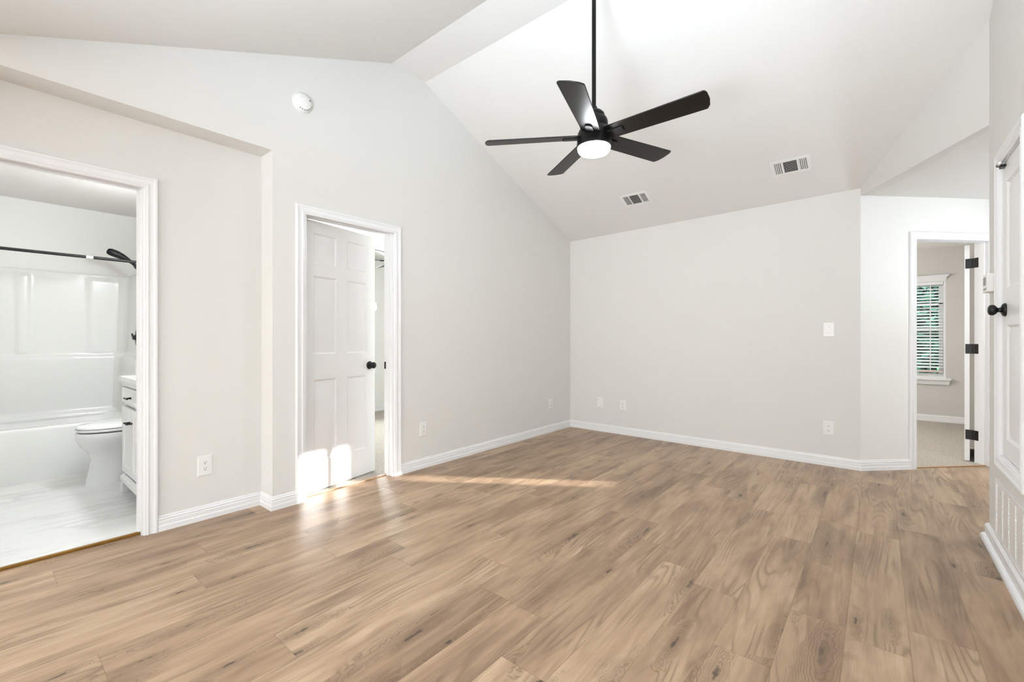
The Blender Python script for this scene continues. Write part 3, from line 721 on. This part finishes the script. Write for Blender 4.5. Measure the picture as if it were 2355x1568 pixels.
# ------------------------------------------------------------------ ceiling fans
def fan(label, cx, cy, zb, az0, R, zrod, tilt=(0, 0), lit=True, name='ceiling_fan'):
    f = thing(name, label, 'ceiling fan', (cx, cy, zb), 0)
    zr = zrod-zb
    mb = MB(); mb.lathe([(0.0, zr), (0.065, zr), (0.066, zr-0.02), (0.05, zr-0.055), (0.02, zr-0.07), (0.0, zr-0.07)], 32); mb.build('canopy', 'fan_metal', f)
    mb = MB(); mb.tube([(0, 0, zr-0.05), (0, 0, 0.135)], 0.0128, 20); mb.build('downrod', 'fan_metal', f)
    mb = MB(); mb.lathe([(0.016, 0.185), (0.019, 0.180), (0.021, 0.165), (0.030, 0.158), (0.048, 0.152), (0.062, 0.138), (0.066, 0.122), (0.064, 0.116), (0.076, 0.108), (0.083, 0.092), (0.084, 0.064), (0.080, 0.055), (0.085, 0.048)], 40, None, False)
    mb.build('upper_housing', 'fan_metal', f, angle=35)
    mb = MB(); mb.lathe([(0.0, 0.050), (0.085, 0.048), (0.098, 0.020), (0.101, 0.0), (0.102, -0.035), (0.104, -0.040), (0.104, -0.062), (0.100, -0.066), (0.0, -0.066)], 40); mb.build('motor_housing', 'fan_metal', f, angle=35)
    if lit:
        mb = MB(); mb.lathe([(0.0, -0.060), (0.098, -0.060), (0.0985, -0.068), (0.097, -0.080), (0.088, -0.094), (0.062, -0.104), (0.03, -0.108), (0.0, -0.109)], 40); mb.build('lamp_shade', 'lamp', f, angle=60)['label'] = 'glowing round lamp'
    for k in range(5):
        an = az0+k*2*PI/5
        Mx = Matrix.Rotation(-tilt[1], 4, 'Y') @ Matrix.Rotation(tilt[0], 4, 'X') if False else Matrix.Identity(4)
        Mx = Matrix.Rotation(an, 4, 'Z') @ Matrix.Rotation(math.radians(-13), 4, 'X')
        # blade outline in (r, t); t>0 is the low edge
        r0 = 0.090
        out = [(r0, -0.058), (R-0.012, -0.069), (R-0.003, -0.064), (R+0.004, -0.05), (R+0.006, 0.0), (R-0.004, 0.045), (R-0.018, 0.066), (R-0.026, 0.069), (r0, 0.058)]
        th = 0.0035
        def dz(r, t): return tilt[0]*(r*math.cos(an)) + tilt[1]*(r*math.sin(an))
        mb = MB(); lo = [Mx @ Vector((r, t, -th)) + Vector((0, 0, dz(r, t))) for r, t in out]; hi = [Mx @ Vector((r, t, th)) + Vector((0, 0, dz(r, t))) for r, t in out]
        mb.loft([lo, hi], True, True, False); bl = mb.build('blade', 'blade', f, bevel=0.002)
        # blade arm plate below the root
        arm = [(0.07, -0.024), (0.178, -0.024), (0.190, -0.016), (0.192, 0.0), (0.190, 0.016), (0.178, 0.024), (0.07, 0.024)]
        mb = MB(); lo = [Mx @ Vector((r, t*0.9, -0.013)) + Vector((0, 0, dz(r, t))) for r, t in arm]; hi = [Mx @ Vector((r, t, -0.0032)) + Vector((0, 0, dz(r, t))) for r, t in arm]
        mb.loft([lo, hi], True, True, False); mb.build('blade_arm', 'fan_metal', bl, bevel=0.002)
    return f
fan('black five blade ceiling fan with lit round lamp in the living room', -1.336, 2.403, 2.376, math.radians(-70.7), 0.66, ZR, (0.018, 0.043))

# ------------------------------------------------------------------ bathroom: tub and surround
TY0, TY1 = BY0+0.01, BY1-0.012
TX0, TX1 = BX0+0.005, -5.165
tub = thing('tub_shower_unit', 'white glossy tub with one piece moulded surround', 'bathtub', (0, 0, 0.012))
zr = 0.428
mb = MB()
def rrect(x0, x1, y0, y1, r, z, n=6):
    pts = []
    for cx, cy, a0 in ((x1-r, y1-r, 0), (x0+r, y1-r, 90), (x0+r, y0+r, 180), (x1-r, y0+r, 270)):
        for k in range(n+1):
            a = math.radians(a0+90*k/n); pts.append((cx+r*math.cos(a), cy+r*math.sin(a), z))
    return pts
ix0, ix1, iy0, iy1 = TX0+0.10, TX1-0.085, TY0+0.14, TY1-0.22
mb.loft([rrect(TX0, TX1, TY0, TY1, 0.006, 0.0), rrect(TX0, TX1, TY0, TY1, 0.006, zr-0.022), rrect(TX0, TX1-0.004, TY0, TY1, 0.008, zr-0.008), rrect(TX0, TX1-0.016, TY0, TY1, 0.012, zr),
         rrect(ix0-0.012, ix1+0.012, iy0-0.012, iy1+0.012, 0.10, zr), rrect(ix0, ix1, iy0, iy1, 0.10, zr-0.012), rrect(ix0+0.05, ix1-0.05, iy0+0.10, iy1-0.08, 0.12, 0.10), rrect(ix0+0.09, ix1-0.09, iy0+0.15, iy1-0.12, 0.10, 0.07)], True, True, True)
mb.build('tub', 'acrylic', tub, angle=50)
# back panel as a smooth moulded height field
def sst(x, a, b):
    t = max(0, min(1, (x-a)/(b-a))); return t*t*(3-2*t)
def back_x(y, z):
    x = TX0+0.022
    x += 0.038*(1-sst(z, 0.962, 0.990))                       # lower bulkhead with a ledge
    up_ = sst(z, 0.99, 1.02)*(1-sst(z, 1.70, 1.755))
    x += 0.015*up_*(sst(y, 0.225, 0.262)*(1-sst(y, 0.300, 0.335)))    # narrow rounded column
    x += 0.012*up_*(sst(y, 0.690, 0.735))
    x += 0.020*up_*(1-sst(y, -0.30, -0.26))
    x += 0.055*sst(y, 0.82+0.06*(z-0.43), 0.98+0.05*(z-0.43))**2      # cove into the end panel
    x += 0.045*(1-sst(z, 0.42, 0.465))
    return x
mb = MB(); ny, nz = 110, 96
ys = [TY0+(1.02-TY0)*i/ny for i in range(ny+1)]; zs = [zr-0.03+(1.765-zr+0.03)*j/nz for j in range(nz+1)]
rows = [[(back_x(y, z), y, z) for y in ys] for z in zs]
rows.append([(TX0+0.030, y, 1.772) for y in ys]); rows.append([(TX0, y, 1.774) for y in ys])
mb.loft(rows, False, False, True); mb.build('surround_back', 'acrylic', tub, angle=60)
# end panel (towards the vanity), curved front flange
mb = MB(); rows = []; nx = 26
def end_y(x, z):
    k = (z-0.42)/1.35
    base = 0.950+0.046*k
    s = (x-(TX0))/(TX1-TX0)
    y = base-0.075*(1-sst(s, 0.0, 0.22))**2
    fl = sst(s, 0.80, 0.99)
    y += fl*(-0.036+0.034*sst(z, 1.05, 1.62))
    y -= 0.035*(1-sst(z, 0.962, 0.990))*(1-fl)
    return y
for j in range(61):
    z = zr-0.01+(1.762-zr)*j/60
    row = [(TX0+0.02+(TX1-TX0-0.03)*i/nx, end_y(TX0+0.02+(TX1-TX0-0.03)*i/nx, z), z) for i in range(nx+1)]
    xl = row[-1][0]; yl = row[-1][1]
    row += [(xl+0.008, yl+0.006, z), (xl+0.010, yl+0.018, z), (xl+0.010, TY1, z)]
    rows.append(row)
rows.append([(p[0], p[1]+0.008, 1.772) for p in rows[-1]]); rows.append([(p[0], TY1, 1.774) for p in rows[0]])
mb.loft(rows, False, False, True); mb.build('surround_end', 'acrylic', tub, angle=60)
mb = MB(); rows = []
for j in range(41):
    z = zr-0.01+(1.765-zr)*j/40
    rows.append([(TX0+0.02, TY0+0.05, z), (TX0+0.3, TY0+0.03, z), (TX1-0.02, TY0+0.03, z), (TX1-0.01, TY0, z)])
mb.loft(rows, False, False, True); mb.build('surround_end', 'acrylic', tub, angle=60)
# shower valve on the end panel
mb = MB(); mb.lathe([(0.0, 0), (0.075, 0), (0.075, 0.005), (0.03, 0.009), (0.020, 0.022), (0.018, 0.034), (0.0, 0.036)], 32, AX((-5.36, 0.973, 1.150), (0, -1, 0)))
mb.tube([(-5.36, 0.945, 1.150), (-5.375, 0.942, 1.172), (-5.385, 0.94, 1.186)], [0.010, 0.008, 0.006], 10)
mb.build('shower_valve', 'black', tub, angle=40)['label'] = 'black shower valve'
# shower head on the wall above the surround
sh = thing('handheld_shower', 'black handheld shower on its wall bracket above the tub', 'shower head', (-5.50, BY1, 1.86))
mb = MB(); mb.lathe([(0.0, 0), (0.032, 0), (0.031, 0.006), (0.016, 0.012), (0.0, 0.013)], 24, AX((0, 0, 0), (0, -1, 0))); mb.build('flange', 'black', sh)
mb = MB(); mb.tube([(0, -0.005, 0), (0, -0.07, -0.004), (0, -0.105, -0.014)], 0.012, 12)
mb.lathe([(0.0, -0.026), (0.018, -0.026), (0.022, -0.012), (0.022, 0.012), (0.017, 0.026), (0.0, 0.026)], 16, AX((0, -0.118, -0.024), (0, -0.72, 0.69))); mb.build('bracket', 'black', sh)
mb = MB()
mb.tube([(0, -0.085, -0.060), (0, -0.118, -0.024), (0, -0.155, 0.012), (0, -0.19, 0.042), (0, -0.225, 0.062), (0, -0.27, 0.082), (0, -0.315, 0.098), (0, -0.333, 0.104), (0, -0.338, 0.106)], [0.012, 0.013, 0.014, 0.018, 0.027, 0.034, 0.033, 0.024, 0.010], 18)
mb.build('spray_handle', 'black', sh, angle=60)
mb = MB(); mb.tube([(0, -0.085, -0.060), (0.01, -0.065, -0.071), (0.03, -0.035, -0.070), (0.05, -0.012, -0.066)], 0.006, 10); mb.build('hose', 'black', sh)
# shower rod
rod = thing('shower_rod', 'black shower curtain rod spanning above the tub', 'shower rod', (-5.19, BY1, 1.845))
mb = MB(); mb.tube([(0, -0.002, 0.0), (0, BY0-BY1+0.002, 0.0)], 0.0125, 16); mb.build('rod', 'black', rod)
for y in (-0.001, BY0-BY1+0.001):
    mb = MB(); mb.lathe([(0.0, 0), (0.03, 0), (0.028, 0.012), (0.016, 0.02)], 24, AX((0, y, 0), (0, -1 if y > -0.5 else 1, 0))); mb.build('rod_flange', 'black', rod)
mb = MB(); mb.tube([(0, -0.470, 0.0), (0, -0.515, 0.0)], 0.0132, 16); mb.build('rod_glare', 'plastic', rod)  # white sleeve, paints the glare seen on the black rod

# ------------------------------------------------------------------ toilet
tl = thing('toilet', 'white elongated toilet with closed lid beside the vanity', 'toilet', (-4.74, 0, 0.012))
def oval(yc, a, bl, z, n=40, sq=2.3, back=None):
    """egg outline: half width a, front length bl (towards -y), back length"""
    bk = back if back is not None else bl*0.75
    pts = []
    for k in range(n):
        t_ = 2*PI*k/n; c, s_ = math.cos(t_), math.sin(t_)
        x = a*math.copysign(abs(c)**(2/sq), c); y = (bk if s_ > 0 else bl)*math.copysign(abs(s_)**(2/sq), s_)
        pts.append((x, yc+y, z))
    return pts
mb = MB()
mb.loft([oval(0.78, 0.115, 0.235, 0.0, back=0.25), oval(0.78, 0.118, 0.232, 0.03, back=0.25), oval(0.79, 0.107, 0.222, 0.12, back=0.25), oval(0.79, 0.110, 0.212, 0.20, back=0.24),
         oval(0.79, 0.126, 0.232, 0.258, back=0.24), oval(0.78, 0.155, 0.262, 0.305, back=0.23), oval(0.77, 0.175, 0.275, 0.36, back=0.23), oval(0.77, 0.180, 0.278, 0.405, back=0.23), oval(0.77, 0.176, 0.273, 0.412, back=0.23)], True, True, True)
mb.build('bowl', 'porcelain', tl, angle=60)
mb = MB(); mb.loft([oval(0.77, 0.172, 0.266, 0.412, back=0.18), oval(0.77, 0.172, 0.266, 0.420, back=0.18)], True, True, True); mb.build('seat_gap', 'dark', tl)
mb = MB(); mb.loft([oval(0.77, 0.178, 0.274, 0.420, back=0.2), oval(0.77, 0.183, 0.279, 0.424, back=0.2), oval(0.77, 0.183, 0.279, 0.436, back=0.2), oval(0.77, 0.179, 0.275, 0.440, back=0.2)], True, True, True); mb.build('seat', 'porcelain', tl, angle=60)
mb = MB(); mb.loft([oval(0.77, 0.176, 0.272, 0.4425, back=0.2), oval(0.77, 0.183, 0.279, 0.446, back=0.2), oval(0.77, 0.182, 0.278, 0.456, back=0.2), oval(0.77, 0.165, 0.26, 0.466, back=0.19), oval(0.77, 0.10, 0.18, 0.472, back=0.13)], True, True, True); mb.build('lid', 'porcelain', tl, angle=60)
mb = MB(); mb.loft([rrect(-0.18, 0.18, 0.955, 1.105, 0.03, 0.40), rrect(-0.20, 0.20, 0.945, 1.105, 0.03, 0.72)], True, True, True); mb.build('tank', 'porcelain', tl, angle=40)
mb = MB(); mb.loft([rrect(-0.21, 0.21, 0.935, 1.107, 0.03, 0.72), rrect(-0.21, 0.21, 0.935, 1.107, 0.03, 0.75), rrect(-0.20, 0.20, 0.945, 1.107, 0.03, 0.76)], True, True, True); mb.build('tank_lid', 'porcelain', tl, angle=40)
# ------------------------------------------------------------------ vanity
va = thing('vanity_cabinet', 'white bathroom vanity with black pulls and stone top', 'vanity', (-4.345, 0.715, 0.012))
VW, VD, VH = 0.66, BY1-0.715-0.002, 0.815
mb = MB(); mb.box(0, VW, 0.018, VD, 0.105, VH)
ring_box(mb, 0.0, VW, 0.105, VH, 0.030, 0.0, 0.018); mb.box(0.03, VW-0.03, 0.0, 0.018, 0.645, 0.672)
mb.build('carcass', 'cabinet', va, bevel=0.0015)
mb = MB(); mb.loft([[(-0.020, -0.022, 0.085), (VW+0.02, -0.022, 0.085), (VW+0.02, VD, 0.085), (-0.020, VD, 0.085)], [(-0.020, -0.022, 0.110), (VW+0.02, -0.022, 0.110), (VW+0.02, VD, 0.110), (-0.020, VD, 0.110)], [(-0.003, -0.004, 0.135), (VW, -0.004, 0.135), (VW, VD, 0.135), (-0.003, VD, 0.135)]], True, True, False)
mb.build('base_moulding', 'cabinet', va)
for xx in (-0.016, VW-0.06):
    mb = MB(); mb.loft([[(xx, -0.018, 0.0), (xx+0.055, -0.018, 0.0), (xx+0.055, 0.04, 0.0), (xx, 0.04, 0.0)], [(xx, -0.018, 0.06), (xx+0.058, -0.018, 0.06), (xx+0.058, 0.04, 0.06), (xx, 0.04, 0.06)], [(xx, -0.018, 0.086), (xx+0.085, -0.018, 0.086), (xx+0.085, 0.04, 0.086), (xx, 0.04, 0.086)]], True, True, False)
    mb.build('foot', 'cabinet', va, bevel=0.002)
    mb = MB(); mb.box(xx, xx+0.05, VD-0.06, VD-0.005, 0, 0.088); mb.build('foot', 'cabinet', va)
def front(x0, x1, z0, z1, name, m=0.045):
    rings = []
    for ins, d in ((0.0, 0.0), (0.0, -0.018), (m, -0.018), (m+0.008, -0.010), (m+0.016, -0.010), (m+0.016, -0.010)):
        rings.append([(x0+ins, d, z0+ins), (x1-ins, d, z0+ins), (x1-ins, d, z1-ins), (x0+ins, d, z1-ins)])
    mb = MB(); mb.loft(rings, True, True, False); return mb.build(name, 'cabinet', va)
def pull(p, x, z, w):
    mb = MB(); mb.tube([(x, -0.018, z), (x, -0.046, z)], [0.007, 0.0055], 10); mb.tube([(x-w/2, -0.049, z), (x+w/2, -0.049, z)], 0.0055, 10)
    return mb.build('pull' if w > 0.05 else 'knob', 'black', p)
dw1 = front(0.032, VW-0.032, 0.676, VH-0.032, 'drawer', 0.022); pull(dw1, VW/2, 0.722, 0.10)
dr1 = front(0.032, VW/2-0.002, 0.165, 0.642, 'cabinet_door'); pull(dr1, VW/2-0.030, 0.548, 0.030)
dr2 = front(VW/2+0.002, VW-0.032, 0.165, 0.642, 'cabinet_door'); pull(dr2, VW/2+0.030, 0.548, 0.030)
mb = MB(); mb.box(-0.022, VW+0.02, -0.030, VD, VH+0.012, VH+0.046); mb.loft([[(-0.006, -0.010, VH-0.028), (VW, -0.010, VH-0.028), (VW, VD, VH-0.028), (-0.006, VD, VH-0.028)], [(-0.018, -0.026, VH+0.012), (VW+0.016, -0.026, VH+0.012), (VW+0.016, VD, VH+0.012), (-0.018, VD, VH+0.012)]], True, True, False)
mb.build('countertop', 'marble', va, bevel=0.002)
# vanity light above (outside the view, lights the bathroom)
vl = thing('vanity_light', 'three globe vanity light above the bathroom counter', 'wall light', (-4.01, BY1, 2.02))
mb = MB(); mb.box(-0.28, 0.28, -0.03, -0.001, -0.05, 0.05); mb.build('back_plate', 'black', vl, bevel=0.004)
for xx in (-0.2, 0.0, 0.2):
    mb = MB(); mb.tube([(xx, -0.03, 0), (xx, -0.10, 0)], 0.01, 10); mb.build('arm', 'black', vl)
    mb = MB(); mb.lathe([(0.0, -0.055)]+[(0.055*math.sin(PI*k/12), -0.055*math.cos(PI*k/12)) for k in range(1, 12)]+[(0.0, 0.055)], 24, Matrix.Translation((xx, -0.13, 0.0))); mb.build('globe', 'bulb', vl, angle=60)

# ------------------------------------------------------------------ bedroom: window and fan
def window_parts(root, w, z0, z1, sill_over=0.03, muntin=True):
    """local frame: x across the opening [0,w], +y out of the room, z up; wall face at y=0"""
    mb = MB(); fr = Frame((0, 0), (1, 0), (0, -1))
    t_ = 0.020
    ring_box(mb, 0, w, z0, z1, t_, 0.0, 0.11)
    mb.build('window_jamb', 'trim', root)
    mb = MB()
    mb.loft([[(-0.004, 0, z1), (w+0.004, 0, z1), (w+0.004, -0.018, z1), (-0.004, -0.018, z1)], [(-0.008, 0, z1+0.028), (w+0.008, 0, z1+0.028), (w+0.008, -0.022, z1+0.028), (-0.008, -0.022, z1+0.028)],
             [(-0.034, 0, z1+0.062), (w+0.034, 0, z1+0.062), (w+0.034, -0.050, z1+0.062), (-0.034, -0.050, z1+0.062)], [(-0.034, 0, z1+0.068), (w+0.034, 0, z1+0.068), (w+0.034, -0.050, z1+0.068), (-0.034, -0.050, z1+0.068)]], True, True, False)
    mb.build('window_head', 'trim', root)
    mb = MB(); mb.box(-0.052, w+0.052, -0.052, 0.0, z0-0.022, z0+0.003)
    mb.loft([[(-0.030, 0, z0-0.085), (w+0.030, 0, z0-0.085), (w+0.030, -0.020, z0-0.085), (-0.030, -0.020, z0-0.085)], [(-0.044, 0, z0-0.022), (w+0.044, 0, z0-0.022), (w+0.044, -0.036, z0-0.022), (-0.044, -0.036, z0-0.022)]], True, True, False)
    mb.build('window_sill', 'trim', root, bevel=0.002)
    zm = (z0+z1)/2
    for (a, b, yy) in ((z0+t_, zm+0.02, 0.075), (zm-0.02, z1-t_, 0.095)):
        mb = MB(); ring_box(mb, t_, w-t_, a, b, 0.042, yy, yy+0.018)
        if muntin:
            for q_ in (1, 2): mb.box(t_+0.042+(w-2*t_-0.084)*q_/3-0.012, t_+0.042+(w-2*t_-0.084)*q_/3+0.012, yy, yy+0.018, a, b)
            if a > z0+0.1: mb.box(t_, w-t_, yy, yy+0.018, (a+b)/2+0.02, (a+b)/2+0.046)
        s = mb.build('sash', 'trim', root)
        mb = MB(); mb.box(t_+0.042, w-t_-0.042, yy+0.007, yy+0.011, a+0.042, b-0.042); mb.build('pane', 'glass', s)
w1 = thing('window_1', 'white bedroom window whose sill end shows beside the half open door', 'window', (RX0, 2.72, 0), PI/2, kind='structure')
window_parts(w1, 1.27, 0.60, 2.02)
fan('black ceiling fan in the bedroom, only thin blade edges visible past the door', -4.66, 3.36, 2.13, math.radians(20), 0.62, 2.43, (0, 0), False)

# ------------------------------------------------------------------ far room: window, blind, outdoors
w2 = thing('window_2', 'white far room window with muntins behind a slatted blind', 'window', (WX0, FY, 0), 0, kind='structure')
WW = WX1-WX0
window_parts(w2, WW, WZ0, WZ1)
bl = thing('window_blind', 'white horizontal slat blind hanging in the far room window', 'blind', (WX0, FY, 0))
mb = MB(); mb.box(0.024, WW-0.024, 0.008, 0.058, WZ1-0.062, WZ1-0.021); mb.build('head_rail', 'slat', bl, bevel=0.003)
z = WZ1-0.080; zend = 0.748
while z > zend:
    mb = MB(); tl_ = math.radians(21)
    dy, dz_ = 0.024*math.cos(tl_), 0.024*math.sin(tl_)
    mb.add([(0.026, 0.033-dy, z-dz_), (WW-0.026, 0.033-dy, z-dz_), (WW-0.026, 0.033+dy, z+dz_), (0.026, 0.033+dy, z+dz_), (0.026, 0.033-dy, z-dz_+0.003), (WW-0.026, 0.033-dy, z-dz_+0.003), (WW-0.026, 0.033+dy, z+dz_+0.003), (0.026, 0.033+dy, z+dz_+0.003)],
           [(0,3,2,1),(4,5,6,7),(0,1,5,4),(1,2,6,5),(2,3,7,6),(3,0,4,7)])
    mb.build('slat', 'slat', bl); z -= 0.0435
mb = MB(); mb.box(0.026, WW-0.026, 0.010, 0.056, zend-0.062, zend-0.030); mb.build('bottom_rail', 'rail_wood', bl, bevel=0.003)
for xx in (0.15, WW-0.152):
    mb = MB()
    for yy in (0.008, 0.058): mb.box(xx-0.004, xx+0.004, yy-0.0008, yy+0.0008, zend-0.05, WZ1-0.05)
    mb.build('ladder_cord', 'slat', bl)

mb = MB(); mb.box(-14, 14, 8.62, 26, -0.35, -0.25)
struct(mb, 'ground', 'lawn', 'lawn outside the far room window', 'lawn')
def shrub(label, x, y, z0, rx, ry, rz_, n, m, seed, ls=1.0):
    rnd = random.Random(seed)
    r = thing('shrub', label, 'shrub', (x, y, z0), 0, 'greenery outside the window')
    mb = MB(); mb.tube([(0, 0, -0.01), (0.03, 0.02, rz_*0.6), (0, 0, rz_)], [0.05, 0.04, 0.02], 8)
    for k in range(6):
        a = rnd.uniform(0, 2*PI); mb.tube([(0, 0, rz_*0.4), (rx*0.5*math.cos(a), ry*0.5*math.sin(a), rz_*rnd.uniform(0.8, 1.4))], [0.025, 0.008], 6)
    mb.build('stem', 'bark', r)
    mb = MB()
    for k in range(n):
        while True:
            p = Vector((rnd.uniform(-1, 1), rnd.uniform(-1, 1), rnd.uniform(-1, 1)))
            if 0.25 < p.length < 1: break
        c = Vector((p.x*rx, p.y*ry, rz_*(1.0+0.95*p.z)))
        u = Vector((rnd.uniform(-1, 1), rnd.uniform(-1, 1), rnd.uniform(-0.6, 0.6))).normalized()
        w_ = u.cross(Vector((rnd.uniform(-.4, .4), rnd.uniform(-.4, .4), 1))).normalized()
        L = ls*rnd.uniform(0.06, 0.11); wd = L*0.42; up_ = u.cross(w_)*0.25*wd
        mb.add([c-u*L, c-w_*wd+up_, c+u*L, c+w_*wd+up_], [(0, 1, 2), (0, 2, 3)])
    mb.build('foliage', m, r, angle=180)
shrub('bright green leafy shrub low and close outside the window', -0.25, 10.1, -0.25, 0.75, 0.5, 0.60, 2200, 'leaf', 1)
shrub('rounded bright shrub at the right outside the window', 1.55, 10.9, -0.25, 0.75, 0.6, 0.75, 2200, 'leaf', 2)
shrub('tall dark tree standing behind the bright shrubs', 0.72, 12.6, -0.25, 1.05, 0.8, 1.75, 6500, 'leaf2', 3, 1.5)
shrub('dark bushy tree at the left behind the bright shrubs', -1.62, 12.4, -0.25, 0.95, 0.8, 1.75, 5000, 'leaf2', 4, 1.5)
shrub('dark bushy tree at the right behind the bright shrubs', 3.0, 13.0, -0.25, 0.9, 0.8, 1.7, 3500, 'leaf2', 5, 1.5)
shrub('big dark tree farthest from the window', -0.3, 15.2, -0.25, 2.2, 1.0, 2.1, 6500, 'leaf2', 6, 2.2)

# ------------------------------------------------------------------ hall ceiling light (beyond the right wall)
hl = thing('hall_ceiling_light', 'flush white hall ceiling light hidden behind the right wall', 'ceiling light', (1.55, 4.75, 2.405))
mb = MB(); mb.lathe([(0.0, 0), (0.16, 0), (0.16, -0.02), (0.15, -0.025)], 32); mb.build('base', 'plastic', hl)
mb = MB(); mb.lathe([(0.14, -0.02), (0.135, -0.05), (0.10, -0.075), (0.05, -0.085), (0.0, -0.087)], 32); mb.build('diffuser', 'hall_lamp', hl, angle=60)
